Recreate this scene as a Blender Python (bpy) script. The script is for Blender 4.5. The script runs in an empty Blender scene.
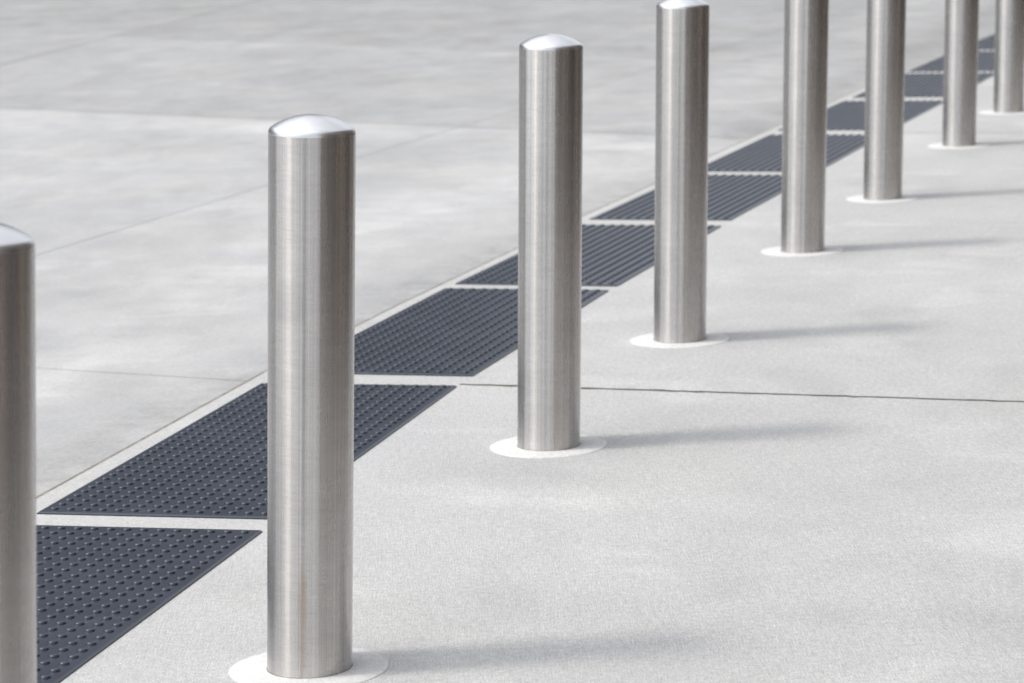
import bpy, bmesh, math, random
from mathutils import Matrix, Vector
random.seed(7)
scene = bpy.context.scene
COL = scene.collection
PI = math.pi
LEAN = 0.037                     # the pavement falls this much (rad) against plumb
SLOPE = Matrix.Rotation(-LEAN, 4, 'Y')

# ------------------------------------------------------------------ helpers
def link(name, verts, faces, mat, parent=None, smooth=False):
    me = bpy.data.meshes.new(name)
    me.from_pydata([tuple(v) for v in verts], [], faces)
    me.materials.append(mat)
    if smooth:
        for p in me.polygons: p.use_smooth = True
    me.update()
    o = bpy.data.objects.new(name, me)
    COL.objects.link(o)
    if parent: o.parent = parent
    return o

def thing(name, label, cat, loc=(0, 0, 0), group=None):
    o = bpy.data.objects.new(name, None); COL.objects.link(o)
    o.location = loc; o.empty_display_size = .1
    tag(o, label, cat, group)
    return o

def tag(o, label, cat, group=None):
    o['label'] = label; o['category'] = cat
    if group: o['group'] = group

def lathe(profile, n=128):
    """profile [(r,z)...] bottom to top; r==0 gives a pole"""
    V, F, rings = [], [], []
    for r, z in profile:
        if r < 1e-6:
            rings.append([len(V)]); V.append((0, 0, z))
        else:
            rings.append(list(range(len(V), len(V) + n)))
            for i in range(n):
                a = 2 * PI * i / n
                V.append((r * math.cos(a), r * math.sin(a), z))
    for a, b in zip(rings, rings[1:]):
        for i in range(n):
            j = (i + 1) % n
            if len(a) == 1: F.append((a[0], b[j], b[i])[::-1] if False else (a[0], b[i], b[j])[::-1])
            elif len(b) == 1: F.append((a[i], a[j], b[0]))
            else: F.append((a[i], a[j], b[j], b[i]))
    return V, F

def box(V, F, x0, x1, y0, y1, z0, z1):
    k = len(V)
    V += [(x0, y0, z0), (x1, y0, z0), (x1, y1, z0), (x0, y1, z0), (x0, y0, z1), (x1, y0, z1), (x1, y1, z1), (x0, y1, z1)]
    F += [(k, k+3, k+2, k+1), (k+4, k+5, k+6, k+7), (k, k+1, k+5, k+4), (k+1, k+2, k+6, k+5), (k+2, k+3, k+7, k+6), (k+3, k, k+4, k+7)]

# ------------------------------------------------------------------ materials
class NT:
    def __init__(s, name):
        s.m = bpy.data.materials.new(name); s.m.use_nodes = True
        s.t = s.m.node_tree; s.b = s.t.nodes['Principled BSDF']
    def n(s, typ, **kw):
        o = s.t.nodes.new(typ)
        for k, v in kw.items():
            if k in o.inputs: o.inputs[k].default_value = v
            else: setattr(o, k, v)
        return o
    def l(s, a, b): s.t.links.new(a, b)
    def noise(s, vec, scale, detail=4, rough=.55, dist=0):
        o = s.n('ShaderNodeTexNoise'); o.inputs['Scale'].default_value = scale
        o.inputs['Detail'].default_value = detail; o.inputs['Roughness'].default_value = rough
        o.inputs['Distortion'].default_value = dist
        s.l(vec, o.inputs['Vector']); return o.outputs['Fac']
    def mapping(s, vec, scale=(1, 1, 1), rot=(0, 0, 0), loc=(0, 0, 0)):
        o = s.n('ShaderNodeMapping'); o.inputs['Scale'].default_value = scale
        o.inputs['Rotation'].default_value = rot; o.inputs['Location'].default_value = loc
        s.l(vec, o.inputs['Vector']); return o.outputs['Vector']
    def rng(s, fac, a, b, c, d, smooth=False):
        o = s.n('ShaderNodeMapRange'); s.l(fac, o.inputs['Value'])
        if smooth: o.interpolation_type = 'SMOOTHSTEP'
        for k, v in zip(('From Min', 'From Max', 'To Min', 'To Max'), (a, b, c, d)): o.inputs[k].default_value = v
        return o.outputs['Result']
    def math(s, op, a, b=None, c=None):
        o = s.n('ShaderNodeMath', operation=op)
        for i, x in enumerate((a, b, c)):
            if x is None: continue
            if isinstance(x, (int, float)): o.inputs[i].default_value = x
            else: s.l(x, o.inputs[i])
        return o.outputs[0]
    def mix(s, fac, a, b, mode='MIX'):
        o = s.n('ShaderNodeMix', data_type='RGBA', blend_type=mode)
        for k, x in ((0, fac), (6, a), (7, b)):
            if isinstance(x, (int, float)): o.inputs[k].default_value = x
            elif isinstance(x, tuple): o.inputs[k].default_value = (*x, 1) if len(x) == 3 else x
            else: s.l(x, o.inputs[k])
        return o.outputs[2]
    def scale_col(s, col, fac):
        o = s.n('ShaderNodeVectorMath', operation='SCALE')
        if isinstance(col, tuple): o.inputs[0].default_value = col
        else: s.l(col, o.inputs[0])
        s.l(fac, o.inputs['Scale']); return o.outputs[0]

def m_concrete(name, base, mottle=.05, streak=0., speckle=.10, broom=0., stain=0., bump=.15, bands=()):
    t = NT(name)
    tc = t.n('ShaderNodeTexCoord').outputs['Object']
    big = t.noise(tc, .55, 5, .6)
    mid = t.noise(tc, 3.2, 5, .6, .4)
    fine = t.noise(tc, 230, 3, .75)
    pores = t.noise(tc, 55, 4, .7)
    f = t.rng(big, .3, .7, 1 - mottle, 1 + mottle)
    f = t.math('MULTIPLY', f, t.rng(mid, .3, .7, 1 - mottle * .6, 1 + mottle * .6))
    f = t.math('MULTIPLY', f, t.rng(fine, .3, .7, 1 - speckle, 1 + speckle))
    f = t.math('MULTIPLY', f, t.rng(pores, .3, .7, 1 - speckle * .4, 1 + speckle * .4))
    if streak:
        v = t.mapping(tc, (4.2, 1.7, 1), (0, 0, math.radians(14)))
        sk = t.noise(v, 1.1, 6, .62, .8)
        f = t.math('MULTIPLY', f, t.rng(sk, .32, .68, 1 - streak, 1 + streak))
        v = t.mapping(tc, (1.3, .50, 1), (0, 0, math.radians(30)), (3, 1, 0))
        sk = t.noise(v, 1.0, 5, .55, .5)
        f = t.math('MULTIPLY', f, t.rng(sk, .35, .65, 1 - streak, 1 + streak * .8))
    bh = fine
    if broom:
        v = t.mapping(tc, (260, 14, 1), (0, 0, math.radians(18)))
        br = t.noise(v, 1, 3, .6)
        f = t.math('MULTIPLY', f, t.rng(br, .25, .75, 1 - broom, 1 + broom))
        bh = t.math('ADD', fine, t.math('MULTIPLY', br, 1.2))
    if stain:
        v = t.mapping(tc, (1.6, .9, 1), (0, 0, math.radians(18)), (5, 2, 0))
        st = t.noise(v, 1.3, 4, .55, .3)
        f = t.math('MULTIPLY', f, t.rng(st, .50, .68, 1, 1 - stain * .7, True))
        pale = t.noise(t.mapping(tc, (1.1, 1.3, 1), (0, 0, math.radians(-16)), (9, 4, 0)), 1.5, 5, .6, .6)
        f = t.math('MULTIPLY', f, t.rng(pale, .54, .66, 1, 1 + stain * .8, True))
    # dirt or bleaching that follows a joint: (point, left-hand normal, from, to, factor)
    for (ax, ay, nx_, ny_, d0, d1, amp, ns) in bands:
        sp = t.n('ShaderNodeSeparateXYZ'); t.l(tc, sp.inputs[0])
        d = t.math('ADD', t.math('MULTIPLY', t.math('SUBTRACT', sp.outputs[0], ax), nx_), t.math('MULTIPLY', t.math('SUBTRACT', sp.outputs[1], ay), ny_))
        wob = t.rng(t.noise(tc, ns, 5, .65), .3, .7, 0, 1)
        mid_ = (d0 + d1) / 2; hw_ = (d1 - d0) / 2
        prof = t.rng(t.math('ABSOLUTE', t.math('SUBTRACT', d, mid_)), 0, hw_, 1, 0, True)
        f = t.math('MULTIPLY', f, t.math('ADD', 1, t.math('MULTIPLY', t.math('MULTIPLY', prof, wob), amp)))
    # a few dark grit specks
    vo = t.n('ShaderNodeTexVoronoi'); vo.inputs['Scale'].default_value = 9; t.l(tc, vo.inputs['Vector'])
    speck = t.rng(vo.outputs['Distance'], .0, .035, .72, 1)
    f = t.math('MULTIPLY', f, speck)
    warm = t.noise(tc, 1.1, 3)
    c = t.mix(t.rng(warm, .35, .65, 0, 1), (base[0] * .996, base[1], base[2] * 1.008), (base[0] * 1.005, base[1], base[2] * .992))
    t.l(t.scale_col(c, f), t.b.inputs['Base Color'])
    t.b.inputs['Roughness'].default_value = .88
    t.b.inputs['Specular IOR Level'].default_value = .3
    bp = t.n('ShaderNodeBump'); bp.inputs['Strength'].default_value = bump; bp.inputs['Distance'].default_value = .002
    t.l(bh, bp.inputs['Height']); t.l(bp.outputs['Normal'], t.b.inputs['Normal'])
    return t.m

def m_steel(name, rust=False, seed=0., cap=False):
    t = NT(name)
    tc = t.n('ShaderNodeTexCoord').outputs['Object']
    sx = t.n('ShaderNodeSeparateXYZ'); t.l(tc, sx.inputs[0])
    ang = t.math('ARCTAN2', sx.outputs[1], sx.outputs[0])
    cb = t.n('ShaderNodeCombineXYZ')
    t.l(ang, cb.inputs[0]); t.l(sx.outputs[2], cb.inputs[1]); cb.inputs[2].default_value = seed
    polar = cb.outputs[0]
    # hoop-wise grinding scratches: long round the tube, fine along it
    sc = t.noise(t.mapping(polar, (3.0, 420, 1)), 1, 3, .7)
    sc2 = t.noise(t.mapping(polar, (1.2, 60, 1), loc=(4, 0, 0)), 1, 3, .6)
    wide = t.noise(t.mapping(polar, (.8, 7, 1), loc=(2, 5, 0)), 1, 2, .5)
    blot = t.noise(t.mapping(polar, (5, 6, 1), loc=(1, 1, 0)), 1, 5, .6)
    drip_refl = t.noise(t.mapping(polar, (11, .7, 1), loc=(8, 1, 0)), 1, 1, .5)  # water runs, also painting in vertical bands the steel would reflect
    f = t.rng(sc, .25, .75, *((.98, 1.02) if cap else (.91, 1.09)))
    if cap: drip_refl = wide
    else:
        vline = t.noise(t.mapping(polar, (30, .10, 1), loc=(3, 7, 0)), 1, 1, .5)  # lengthwise lines, narrow reflected bands painted into the colour
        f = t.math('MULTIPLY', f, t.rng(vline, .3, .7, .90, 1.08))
    f = t.math('MULTIPLY', f, t.rng(sc2, .3, .7, .965, 1.035))
    f = t.math('MULTIPLY', f, t.rng(wide, .3, .7, .96, 1.04))
    f = t.math('MULTIPLY', f, t.rng(drip_refl, .3, .7, .94, 1.05))
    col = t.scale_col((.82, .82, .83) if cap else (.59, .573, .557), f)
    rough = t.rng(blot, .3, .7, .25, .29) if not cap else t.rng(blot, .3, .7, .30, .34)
    if rust:
        def stain(a0, z0, w, h, k):
            da = t.math('MULTIPLY', t.math('SUBTRACT', ang, a0), 1 / w)
            dz = t.math('MULTIPLY', t.math('SUBTRACT', sx.outputs[2], z0), 1 / h)
            wob = t.noise(t.mapping(polar, (22, 18, 1)), 1, 4, .6)
            d = t.math('ADD', t.math('MULTIPLY', da, da), t.math('MULTIPLY', dz, dz))
            d = t.math('ADD', d, t.rng(wob, 0, 1, -.5, .5))
            return t.rng(d, 0, 1, k, 0, True)
        s1 = stain(-1.69, .155, .15, .085, .42)
        s2 = stain(-1.70, .07, .12, .10, .30)
        st = t.math('MAXIMUM', s1, s2)
        col = t.mix(st, col, (.44, .33, .21))
        # scuffed patch where a sticker was scraped off
        pz = t.math('MULTIPLY', t.rng(sx.outputs[2], .705, .718, 0, 1), t.rng(sx.outputs[2], .76, .80, 1, 0))
        pa = t.math('MULTIPLY', t.rng(ang, -2.42, -2.38, 0, 1), t.rng(ang, -1.66, -1.62, 1, 0))
        col = t.scale_col(col, t.rng(t.math('MULTIPLY', pz, pa), 0, 1, 1, .90))
    t.l(col, t.b.inputs['Base Color'])
    t.b.inputs['Metallic'].default_value = 1
    t.l(rough, t.b.inputs['Roughness'])
    tg = t.n('ShaderNodeTangent', direction_type='RADIAL', axis='Z')
    t.l(tg.outputs[0], t.b.inputs['Tangent'])
    t.b.inputs['Anisotropic'].default_value = .0 if cap else 1.0
    t.b.inputs['Anisotropic Rotation'].default_value = .25
    bp = t.n('ShaderNodeBump'); bp.inputs['Strength'].default_value = .02 if cap else .10; bp.inputs['Distance'].default_value = .0006
    t.l(sc, bp.inputs['Height']); t.l(bp.outputs['Normal'], t.b.inputs['Normal'])
    return t.m

def m_rubber():
    t = NT('slate tactile plastic')
    tc = t.n('ShaderNodeTexCoord').outputs['Object']
    n1 = t.noise(tc, 4, 5, .6); n2 = t.noise(tc, 220, 3, .6)
    f = t.math('MULTIPLY', t.rng(n1, .3, .7, .9, 1.1), t.rng(n2, .3, .7, .88, 1.12))
    c = t.scale_col((.030, .037, .055), f)
    dust = t.math('MULTIPLY', t.rng(t.noise(tc, 7, 6, .7, 1.), .60, .78, 0, .5, True), t.rng(t.noise(tc, 130, 2, .6), .4, .65, 0, 1))
    c = t.mix(dust, c, (.30, .30, .31))
    t.l(c, t.b.inputs['Base Color'])
    t.l(t.rng(n1, .3, .7, .27, .36), t.b.inputs['Roughness'])
    t.b.inputs['Specular IOR Level'].default_value = .5
    bp = t.n('ShaderNodeBump'); bp.inputs['Strength'].default_value = .15; bp.inputs['Distance'].default_value = .0006
    t.l(n2, bp.inputs['Height']); t.l(bp.outputs['Normal'], t.b.inputs['Normal'])
    return t.m

def m_plain(name, col, rough=.8, var=.1, scale=6, metal=0):
    t = NT(name)
    tc = t.n('ShaderNodeTexCoord').outputs['Object']
    f = t.rng(t.noise(tc, scale, 5, .6), .3, .7, 1 - var, 1 + var)
    t.l(t.scale_col(col, f), t.b.inputs['Base Color'])
    t.b.inputs['Roughness'].default_value = rough; t.b.inputs['Metallic'].default_value = metal
    return t.m

CONC = .46
M_walk = m_concrete('broomed pale concrete', (CONC, CONC * .997, CONC * .985), .06, .018, .34, .10, .10, .45, ((.916, 12.07, .315, .949, -.03, .03, .16, .6), (-.2, 7.12, .36, .933, -.10, .22, .07, 1.3)))
M_strip = m_concrete('white bedding concrete', (.455, .452, .443), .06, 0, .34, 0, .10, .25)
M_plaza = [m_concrete('trowelled concrete %s' % 'abc'[i], (b, b * .997, b * .990), .07, .06, .26, 0, .11, .08, ((-.39, 10.23, -.954, .298, -.26, .30, -.22, 9),
    (-.39, 10.23, -.954, .298, .02, 1.5, .16, 2.2), (-3.94, 26.77, .734, .679, -.35, .45, .16, .8), (-3.29, 19.05, .617, .787, -.9, -.0, .10, .7))) for i, b in enumerate((CONC * .90, CONC * .79, CONC * .71))]
M_collar = m_concrete('white grout', (.61, .608, .60), .05, 0, .2, 0, 0, .1)
M_fill = m_plain('joint filler', (.17, .155, .135), .9, .35, 25)
M_rub = m_rubber()
M_cap = m_steel('brushed steel cap', cap=True)

# ------------------------------------------------------------------ data measured on the ground plane (metres)
PADS = [[-1.1134, 6.0876, 0.2449, 1.6303], [-0.6847, 7.8381, 0.2508, 1.7189], [-0.1825, 9.6419, 0.2909, 1.6666],
        [0.3412, 11.3084, 0.3148, 1.5997], [0.8956, 12.9945, 0.3272, 1.5684], [1.4483, 14.6706, 0.3219, 1.6235],
        [2.0474, 16.4667, 0.3341, 1.6211], [2.6622, 18.257, 0.3246, 1.6136]]
for k in range(2):
    x, y, a, L = PADS[-1]; s = 1.6136 + .20
    a2 = a + .012; PADS.append([x + math.sin(a) * s, y + math.cos(a) * s, a2, 1.6136])
PW = .622
BOLL = [(-.828, 4.14, .060), (-.427, 5.617, .0515), (.089, 7.688, .0393), (.543, 9.280, .0349), (1.140, 11.19, .0352),
        (1.651, 12.71, .0342), (2.306, 14.735, .0318), (2.844, 16.375, .0290)]
JOINT = [(-1.229, 7.269), (-.768, 8.998), (-.393, 10.23), (.035, 11.559), (.323, 12.481), (.691, 13.556), (1.02, 14.622)]
# continue the joint curve both ways
a0 = math.atan2(JOINT[1][0] - JOINT[0][0], JOINT[1][1] - JOINT[0][1])
p = JOINT[0]; pre = []
for k in range(8):
    a0 -= .012; p = (p[0] - math.sin(a0) * 1.8, p[1] - math.cos(a0) * 1.8); pre.append(p)
a1 = .325; p = JOINT[-1]; post = []
for k in range(30):
    a1 = min(a1 + .004, .36); p = (p[0] + math.sin(a1) * 1.8, p[1] + math.cos(a1) * 1.8); post.append(p)
CURVE = pre[::-1] + JOINT + post
def offset(curve, d):      # to the right of travel
    out = []
    for i, c in enumerate(curve):
        a = curve[max(0, i - 1)]; b = curve[min(len(curve) - 1, i + 1)]
        dx, dy = b[0] - a[0], b[1] - a[1]; l = math.hypot(dx, dy)
        out.append((c[0] + dy / l * d, c[1] - dx / l * d))
    return out

# ------------------------------------------------------------------ the pavement
def clip(poly, a, n, off):
    """keep the side where (p-a).n > off"""
    out = []
    f = lambda q: (q[0] - a[0]) * n[0] + (q[1] - a[1]) * n[1] - off
    for i, q in enumerate(poly):
        r = poly[(i + 1) % len(poly)]; fq, fr = f(q), f(r)
        if fq >= 0: out.append(q)
        if fq * fr < 0:
            s = fq / (fq - fr); out.append((q[0] + (r[0] - q[0]) * s, q[1] + (r[1] - q[1]) * s))
    return out

def slab(name, polys_mats, depth=.05, bev=.0015, ztop=0.0):
    """each polygon becomes a slab with rounded top edge; all one object"""
    bm = bmesh.new(); mats = []
    for poly, m in polys_mats:
        if len(poly) < 3: continue
        if m not in mats: mats.append(m)
        vs = [bm.verts.new((x, y, ztop)) for x, y in poly]
        try: f = bm.faces.new(vs)
        except ValueError: continue
        if f.normal.z == 0: f.normal_update()
        if f.normal.z < 0: f.normal_flip()
        f.material_index = mats.index(m)
        r = bmesh.ops.inset_region(bm, faces=[f], thickness=bev, depth=0, use_even_offset=True)
        rim = set(v for g in r['faces'] for v in g.verts) - set(f.verts)
        for g in r['faces']: g.material_index = f.material_index
        edges = [e for g in r['faces'] for e in g.edges if e.verts[0] in rim and e.verts[1] in rim]
        for v in rim: v.co.z = ztop - bev
        ex = bmesh.ops.extrude_edge_only(bm, edges=list(set(edges)))
        for g in ex['geom']:
            if isinstance(g, bmesh.types.BMVert): g.co.z = ztop - depth
            if isinstance(g, bmesh.types.BMFace): g.material_index = f.material_index
    bmesh.ops.recalc_face_normals(bm, faces=bm.faces)
    bm.normal_update()
    me = bpy.data.meshes.new(name); bm.to_mesh(me); bm.free()
    for m in mats: me.materials.append(m)
    o = bpy.data.objects.new(name, me); COL.objects.link(o)
    o['kind'] = 'structure'
    return o

def ragged(poly, a, b, half, amp, step=.03, reach=3.0):
    """chipped arris: break up the edges that run along the line a-b near its start"""
    dx, dy = b[0] - a[0], b[1] - a[1]; l = math.hypot(dx, dy); u = (dx / l, dy / l); n = (-u[1], u[0])
    out = []
    for i, q in enumerate(poly):
        r = poly[(i + 1) % len(poly)]; out.append(q)
        dq = (q[0] - a[0]) * n[0] + (q[1] - a[1]) * n[1]; dr = (r[0] - a[0]) * n[0] + (r[1] - a[1]) * n[1]
        if abs(abs(dq) - half) < 1e-4 and abs(abs(dr) - half) < 1e-4:
            tq = (q[0] - a[0]) * u[0] + (q[1] - a[1]) * u[1]; tr = (r[0] - a[0]) * u[0] + (r[1] - a[1]) * u[1]
            lo, hi = max(min(tq, tr) + .01, -reach), min(max(tq, tr) - .01, reach)
            ts = []; t_ = lo
            while t_ < hi: ts.append(t_); t_ += step * random.uniform(.6, 1.5)
            if tq > tr: ts = ts[::-1]
            sg = 1 if dq > 0 else -1
            for t_ in ts:
                w_ = sg * (half + random.uniform(-.6, .7) * amp + (amp * 1.6 if random.random() < .08 else 0))
                out.append((a[0] + u[0] * t_ + n[0] * w_, a[1] + u[1] * t_ + n[1] * w_))
    return out

# base sheet under everything, seen only in the joints and far away
g = link('ground', [(-400, -300, -.0022), (400, -300, -.0022), (400, 500, -.0022), (-400, 500, -.0022)], [(0, 1, 2, 3)], M_fill)
g['kind'] = 'structure'

# left: trowelled concrete, cut by the long and the cross joints
left = offset(CURVE, -.0055)
poly = left + [(-2, 130), (-90, 130), (-90, -60), (-6, -60)]
def linecut(pieces, a, b, gap):
    dx, dy = b[0] - a[0], b[1] - a[1]; l = math.hypot(dx, dy); n = (-dy / l, dx / l)
    out = []
    for pl, tags in pieces:
        p1 = clip(pl, a, n, gap / 2); p2 = clip(pl, a, (-n[0], -n[1]), gap / 2)
        if len(p1) > 2: out.append((p1, tags + [1]))
        if len(p2) > 2: out.append((p2, tags + [0]))
    return out
pieces = [(poly, [])]
pieces = linecut(pieces, (-1.525, 9.186), (-.927, 8.875), .004)       # nearest cross joint
pieces = linecut(pieces, (-3.293, 19.055), (.072, 16.412), .012)      # middle cross joint
pieces = linecut(pieces, (-3.942, 26.767), (.194, 22.294), .014)      # far cross joint
pieces = linecut(pieces, (-1.893, 12.002), (-.346, 16.394), .005)     # long joint
pieces = linecut(pieces, (-3.963, 23.059), (-2.584, 31.596), .016)     # far long joint
pm = []
for pl, tg in pieces:
    # tags: n = left normal of the line, 1 = that side
    if tg[0] == 0 and False: m = M_plaza[0]
    n_mid = tg[1]; n_far = tg[2]
    m = M_plaza[0] if not n_mid else (M_plaza[1] if not n_far else M_plaza[2])
    pm.append((pl, m))
slab('plaza_pavement', pm)

# strip that carries the tactile panels, and the right-hand sidewalk
inner = []
for k, (x, y, a, L) in enumerate(PADS):
    for s in (-.5, .5):
        inner.append((x + math.cos(a) * (PW / 2 - .004) + math.sin(a) * L * s, y - math.sin(a) * (PW / 2 - .004) + math.cos(a) * L * s))
a = PADS[0][2]; q = inner[0]; pre_in = []
for k in range(8):
    a -= .012; q = (q[0] - math.sin(a) * 1.8, q[1] - math.cos(a) * 1.8); pre_in.append(q)
a = PADS[-1][2]; q = inner[-1]; post_in = []
for k in range(24):
    q = (q[0] + math.sin(a) * 1.8, q[1] + math.cos(a) * 1.8); post_in.append(q)
INN = pre_in[::-1] + inner + post_in
right = offset(CURVE, .0050)
o = slab('panel_strip', [(right + INN[::-1], M_strip)], bev=.0015)
joint_l, joint_r = offset(CURVE, -.0075), offset(CURVE, .0075)
n_ = len(CURVE); V = [(x, y, -.0009) for x, y in joint_l] + [(x, y, -.0009) for x, y in joint_r]
M_seal = m_plain('dusty brown joint sealant', (.27, .245, .21), .9, .35, 14)
g = link('joint_sealant', V, [(i, n_ + i, n_ + i + 1, i + 1) for i in range(n_ - 1)], M_seal); g['kind'] = 'structure'
walk = INN + [(80, 60), (80, -40), (-2, -40)]
wp = [(walk, [])]
sj, sd = (.256, 8.483), math.radians(109.9)
def wcut(px, py, gap=.018, ang=sd):
    global wp
    wp = linecut(wp, (px, py), (px + math.sin(ang), py + math.cos(ang)), gap)
wcut(*sj); wcut(sj[0] + .31 * 7.2, sj[1] + .95 * 7.2, .012); wcut(sj[0] - .31 * 5.2, sj[1] - .95 * 5.2)
ud = (math.sin(sd), math.cos(sd))
wp = [(ragged(pl, sj, (sj[0] + ud[0], sj[1] + ud[1]), .009, .0055), t) for pl, t in wp]
slab('sidewalk', [(pl, M_walk) for pl, t in wp], bev=.002)

# unseen dark apron before the building, added to darken the posts' right-side reflections
apron_in = [(x + 1.66 * .951, y - 1.66 * .309) for x, y in ((-2.05, .6), (-.45, 5.55), (.1, 7.6), (1.15, 11.1), (2.9, 16.4), (7.6, 30.8))]
M_apron = m_plain('dark reflected ground', (.06, .046, .038), .85, .15, 5)
apron = apron_in + [(13, 29.5), (3.0, -1.6)]
V = [(x, y, .004) for x, y in apron]
g = link('dark_reflected_apron', V, [tuple(range(len(V)))[::-1]], M_apron); g['kind'] = 'structure'

# ------------------------------------------------------------------ tactile panels
def dome(V, F, x, y, z, r=.0116, h=.0062, n=12):
    prof = [(r, 0), (r * .92, h * .5), (r * .76, h * .86), (r * .46, h * .98)]
    k = len(V); 
    for pr, pz in prof:
        for i in range(n):
            a = 2 * PI * i / n; V.append((x + pr * math.cos(a), y + pr * math.sin(a), z + pz))
    V.append((x, y, z + h))
    for j in range(len(prof) - 1):
        for i in range(n):
            i2 = (i + 1) % n
            F.append((k + j*n + i, k + j*n + i2, k + (j+1)*n + i2, k + (j+1)*n + i))
    j = len(prof) - 1
    for i in range(n): F.append((k + j*n + i, k + j*n + (i+1) % n, k + len(prof) * n))

def panel_mesh(L):
    V, F = [], []
    hw, hl = PW / 2, L / 2
    T = .0055
    rings = [(0, 0.0), (.0, .0025), (.005, T)]
    idx = []
    for ins, z in rings:
        idx.append(len(V)); x, y = hw - ins, hl - ins
        V += [(-x, -y, z), (x, -y, z), (x, y, z), (-x, y, z)]
    for a, b in zip(idx, idx[1:]):
        for i in range(4): j = (i + 1) % 4; F.append((a + i, a + j, b + j, b + i))
    F.append(tuple(range(idx[-1], idx[-1] + 4)))
    nflat = len(F)
    nx = 14; ny = round((L - .068) / .0475)
    for i in range(nx):
        for j in range(ny):
            x = -(hw - .034) + (2 * hw - .068) * i / (nx - 1); y = -(hl - .034) + (L - .068) * j / (ny - 1)
            dome(V, F, x, y, T - .0001)
    return V, F, nflat
plabel = [
    'nearest slate grey tactile panel, cut off by the bottom edge left of the rust-stained bollard',
    'slate grey tactile panel passing directly behind the rust-stained bollard',
    'slate grey tactile panel starting right of the rust-stained bollard and ending behind the next one',
    'slate grey tactile panel whose middle is hidden by the bollard third from the left',
    'slate grey tactile panel whose middle is hidden by the bollard fourth from the left',
    'slate grey tactile panel wholly seen between the fourth and fifth bollards, lower of two',
    'slate grey tactile panel crossing behind the fifth bollard from the left',
    'slate grey tactile panel crossing behind the sixth bollard from the left',
    'slate grey tactile panel crossing behind the seventh bollard from the left',
    'farthest slate grey tactile panel, ending between the last two bollards at the top right']
for k, (x, y, a, L) in enumerate(PADS):
    V, F, nf = panel_mesh(L)
    o = link('tactile_panel', V, F, M_rub)
    for p_ in o.data.polygons[nf:]: p_.use_smooth = True
    o.location = (x, y, .0005); o.rotation_euler = (0, 0, -a)
    tag(o, plabel[k], 'tactile paving', 'tactile warning panels laid end to end')

# ------------------------------------------------------------------ bollards
R, H = .0848, 1.107
CAPH = .038
h0 = H - CAPH
prof_post = [(R - .004, -.02), (R, -.02), (R, .0), (R, .2), (R, .5), (R, .8), (R, h0)]
# cap: short fillet into a shallow spherical crown
prof_cap = [(R, h0), (R, h0 + .0004), (R - .0001, h0 + .0010)]
fr = .017; th1 = math.radians(43)
for i in range(1, 9):
    t_ = th1 * i / 8; prof_cap.append((R - .0001 - fr + fr * math.cos(t_), h0 + .0010 + fr * math.sin(t_)))
rb, zb = prof_cap[-1]; rise = H - zb; SR = (rb * rb + rise * rise) / (2 * rise)
ph0 = math.asin(min(1, rb / SR))
for i in range(1, 25):
    p_ = ph0 * (1 - i / 24); prof_cap.append((max(0, SR * math.sin(p_)) if i < 24 else 0, H - SR + SR * math.cos(p_)))
def collar_mesh(seed):
    rnd = random.Random(seed); n = 96; V, F = [], []
    w = [rnd.uniform(0, 6.28) for _ in range(4)]
    rr = lambda a: .1595 + .0018 * math.sin(2 * a + w[0]) + .0012 * math.sin(5 * a + w[1]) + .0006 * math.sin(13 * a + w[2])
    prof = [(1.0, -.002), (.995, .0012), (.975, .0024), (.80, .0030), (.56, .0034), (.50, .0035)]
    for k, z in prof:
        for i in range(n):
            a = 2 * PI * i / n; r = rr(a) * k; V.append((r * math.cos(a), r * math.sin(a), z))
    for j in range(len(prof) - 1):
        for i in range(n):
            i2 = (i + 1) % n; F.append((j*n + i, j*n + i2, (j+1)*n + i2, (j+1)*n + i))
    return V, F
blabel = [
    'brushed steel bollard at the far left, nearest and mostly cut off by the left edge',
    'large brushed steel bollard with an orange rust stain low on its front',
    'brushed steel bollard near the middle with its whole domed cap and base ring in view',
    'brushed steel bollard whose domed cap just touches the top edge of the photo',
    'brushed steel bollard fifth from the left, nearest of those whose tops are out of frame',
    'brushed steel bollard sixth from the left, its top out of frame',
    'brushed steel bollard seventh from the left, second from the right edge',
    'farthest brushed steel bollard, against the right edge of the photo']
def make_bollard(i):
    x, y, lean = BOLL[i]
    root = thing('bollard', blabel[i], 'bollard', (x, y, 0), 'steel bollards in a curving row')
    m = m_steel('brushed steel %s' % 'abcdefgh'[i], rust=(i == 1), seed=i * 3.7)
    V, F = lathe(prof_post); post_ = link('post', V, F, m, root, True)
    V, F = lathe(prof_cap); cap = link('domed_cap', V, F, M_cap, root, True)
    for o in (post_, cap): o.rotation_euler = (0, lean, 0)
    V, F = collar_mesh(i); link('base_collar', V, F, M_collar, root, True)
    # dark sealant bead where the tube enters the grout
    V, F = lathe([(R + .0018, .0022), (R + .0014, .0034), (R + .0002, .0040)], 96)
    link('sealant_bead', V, F, M_fill, root, True)
for i in range(8): make_bollard(i)

# everything so far lies on the sloping pavement
for o in list(COL.objects):
    if o.parent is None:
        o.matrix_world = SLOPE @ o.matrix_basis

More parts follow.
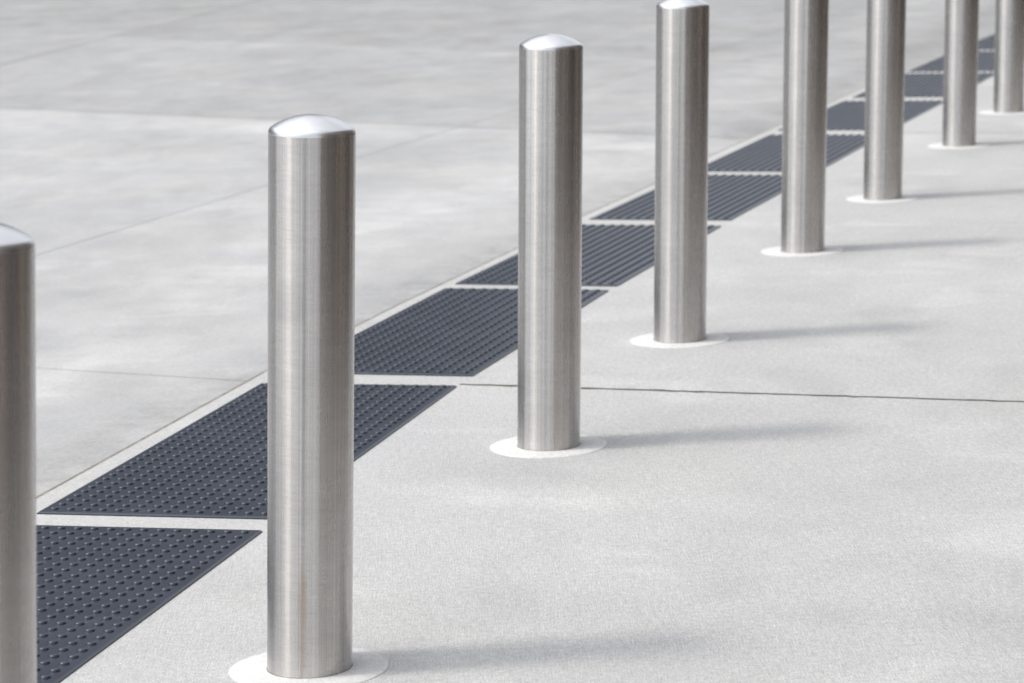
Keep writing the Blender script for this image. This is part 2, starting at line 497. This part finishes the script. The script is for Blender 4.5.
# ------------------------------------------------------------------ the clad building along the right-hand side
def building():
    M_clad = m_plain('brown cladding', (.105, .074, .054), .6, .08, 1.3)
    M_pier = m_plain('grey brown stone pier', (.15, .12, .092), .8, .08, 3)
    M_glass = m_plain('dark glass', (.03, .032, .035), .12, .05, 1)
    M_frame = m_plain('dark bronze frame', (.05, .045, .04), .45, .05, 4)
    b = thing('building', 'low brown clad building past the right edge, mirrored in the sides of the bollards', 'building', (1.45, 1.75, 0))
    b.rotation_euler = (0, 0, -math.radians(18))
    L = 34
    V, F = [], []; box(V, F, .0, 9, 0, L, -2, 4.6); link('wall', V, F, M_clad, b)
    V, F = [], []; box(V, F, -.12, 9.1, -.12, L + .1, 4.6, 4.9); link('coping', V, F, M_frame, b)
    y = .6
    while y < L - 3:
        V, F = [], []; box(V, F, -.10, -.003, y - .22, y + .22, -2, 4.597); link('pier', V, F, M_pier, b)
        V, F = [], []
        for (a0, a1, z0, z1) in ((y+.9, y+.97, .6, 3.2), (y+2.43, y+2.5, .6, 3.2), (y+.97, y+2.43, .6, .67), (y+.97, y+2.43, 3.13, 3.2)):
            box(V, F, -.05, -.003, a0, a1, z0, z1)
        fr_ = link('window', V, F, M_frame, b)
        V, F = [], []; box(V, F, -.02, -.004, y+.972, y+2.428, .672, 3.128); link('pane', V, F, M_glass, fr_)
        y += 3.3
building()

def office():
    M_a = m_plain('grey precast facade', (.16, .16, .16), .8, .08, .3)
    M_g = m_plain('office glass', (.02, .024, .03), .15, .05, 1)
    b = thing('office_building', 'wide grey office block across the plaza beyond the top edge', 'building', (-48, 46, 0))
    b.rotation_euler = (0, 0, math.radians(22))
    W_, D_, H_ = 104, 16, 24
    V, F = [], []; box(V, F, -W_ / 2, W_ / 2, 0, D_, -6, H_); link('wall', V, F, M_a, b)
    for fl in range(6):
        V, F = [], []; z = 1.2 + fl * 3.8
        box(V, F, -W_ / 2 + 1, W_ / 2 - 1, -.06, -.003, z, z + 2.1); link('window_band', V, F, M_g, b)
office()

# ------------------------------------------------------------------ light
SUN_EL = math.radians(54)
sdir = Vector((-math.cos(SUN_EL) * math.cos(math.radians(7)), -math.cos(SUN_EL) * math.sin(math.radians(7)), math.sin(SUN_EL)))
sd_ = bpy.data.lights.new('sun', 'SUN'); sd_.energy = 1.3; sd_.angle = math.radians(9); sd_.color = (1, .95, .88)
so = bpy.data.objects.new('sun', sd_); COL.objects.link(so)
so.rotation_euler = sdir.to_track_quat('Z', 'Y').to_euler()

w = bpy.data.worlds.new('World'); scene.world = w; w.use_nodes = True
nt = w.node_tree; bg = nt.nodes['Background']
sky = nt.nodes.new('ShaderNodeTexSky'); sky.sky_type = 'NISHITA'; sky.sun_disc = False
sky.sun_elevation = SUN_EL; sky.sun_rotation = math.atan2(sdir.x, sdir.y); sky.dust_density = 2.0
tcw = nt.nodes.new('ShaderNodeTexCoord'); mp = nt.nodes.new('ShaderNodeMapping'); mp.inputs['Scale'].default_value = (1, 1, 2.2)
nz = nt.nodes.new('ShaderNodeTexNoise'); nz.inputs['Scale'].default_value = 2.2; nz.inputs['Detail'].default_value = 6
nt.links.new(tcw.outputs['Generated'], mp.inputs[0]); nt.links.new(mp.outputs[0], nz.inputs['Vector'])
mr = nt.nodes.new('ShaderNodeMapRange'); nt.links.new(nz.outputs['Fac'], mr.inputs[0])
for k, v_ in zip(('From Min', 'From Max', 'To Min', 'To Max'), (.35, .58, .45, .93)): mr.inputs[k].default_value = v_
mx = nt.nodes.new('ShaderNodeMix'); mx.data_type = 'RGBA'
nt.links.new(mr.outputs[0], mx.inputs[0]); nt.links.new(sky.outputs[0], mx.inputs[6]); mx.inputs[7].default_value = (8.4, 8.55, 8.8, 1)
# thin bright cloud: an aureole round the veiled sun
vn = nt.nodes.new('ShaderNodeVectorMath'); vn.operation = 'NORMALIZE'; nt.links.new(tcw.outputs['Generated'], vn.inputs[0])
vd = nt.nodes.new('ShaderNodeVectorMath'); vd.operation = 'DOT_PRODUCT'; nt.links.new(vn.outputs[0], vd.inputs[0]); vd.inputs[1].default_value = sdir
def wm(op, a, b):
    o = nt.nodes.new('ShaderNodeMath'); o.operation = op
    for i, x in enumerate((a, b)):
        if isinstance(x, (int, float)): o.inputs[i].default_value = x
        else: nt.links.new(x, o.inputs[i])
    return o.outputs[0]
dm = wm('MAXIMUM', vd.outputs['Value'], 0.0)
gl = wm('ADD', wm('MULTIPLY', wm('POWER', dm, 2.5), .7), wm('MULTIPLY', wm('POWER', dm, 14.0), 1.6))
gl = wm('ADD', gl, .82)
vs = nt.nodes.new('ShaderNodeVectorMath'); vs.operation = 'SCALE'; nt.links.new(mx.outputs[2], vs.inputs[0]); nt.links.new(gl, vs.inputs['Scale'])
nt.links.new(vs.outputs[0], bg.inputs[0]); bg.inputs[1].default_value = .11

# ------------------------------------------------------------------ camera
f, pitch, roll, C = 2911.13, .170859, -.0361, 1.61527
fw = Vector((0, math.cos(pitch), -math.sin(pitch))); rt = Vector((1, 0, 0)); up = rt.cross(fw)
r2 = rt * math.cos(roll) + up * math.sin(roll); u2 = -rt * math.sin(roll) + up * math.cos(roll)
cd = bpy.data.cameras.new('camera'); co = bpy.data.objects.new('camera', cd); COL.objects.link(co)
M = Matrix((( r2.x, u2.x, -fw.x, 0), (r2.y, u2.y, -fw.y, 0), (r2.z, u2.z, -fw.z, C), (0, 0, 0, 1)))
co.matrix_world = SLOPE @ M
cd.sensor_width = 36; cd.lens = f / 1024 * 36; cd.clip_end = 2000; cd.clip_start = .05
cd.dof.use_dof = True; cd.dof.focus_distance = 6.3; cd.dof.aperture_fstop = 7
scene.camera = co

scene.view_settings.view_transform = 'Standard'; scene.view_settings.look = 'None'
scene.view_settings.gamma = 1; scene.view_settings.exposure = 0.34
scene.render.engine = 'CYCLES'
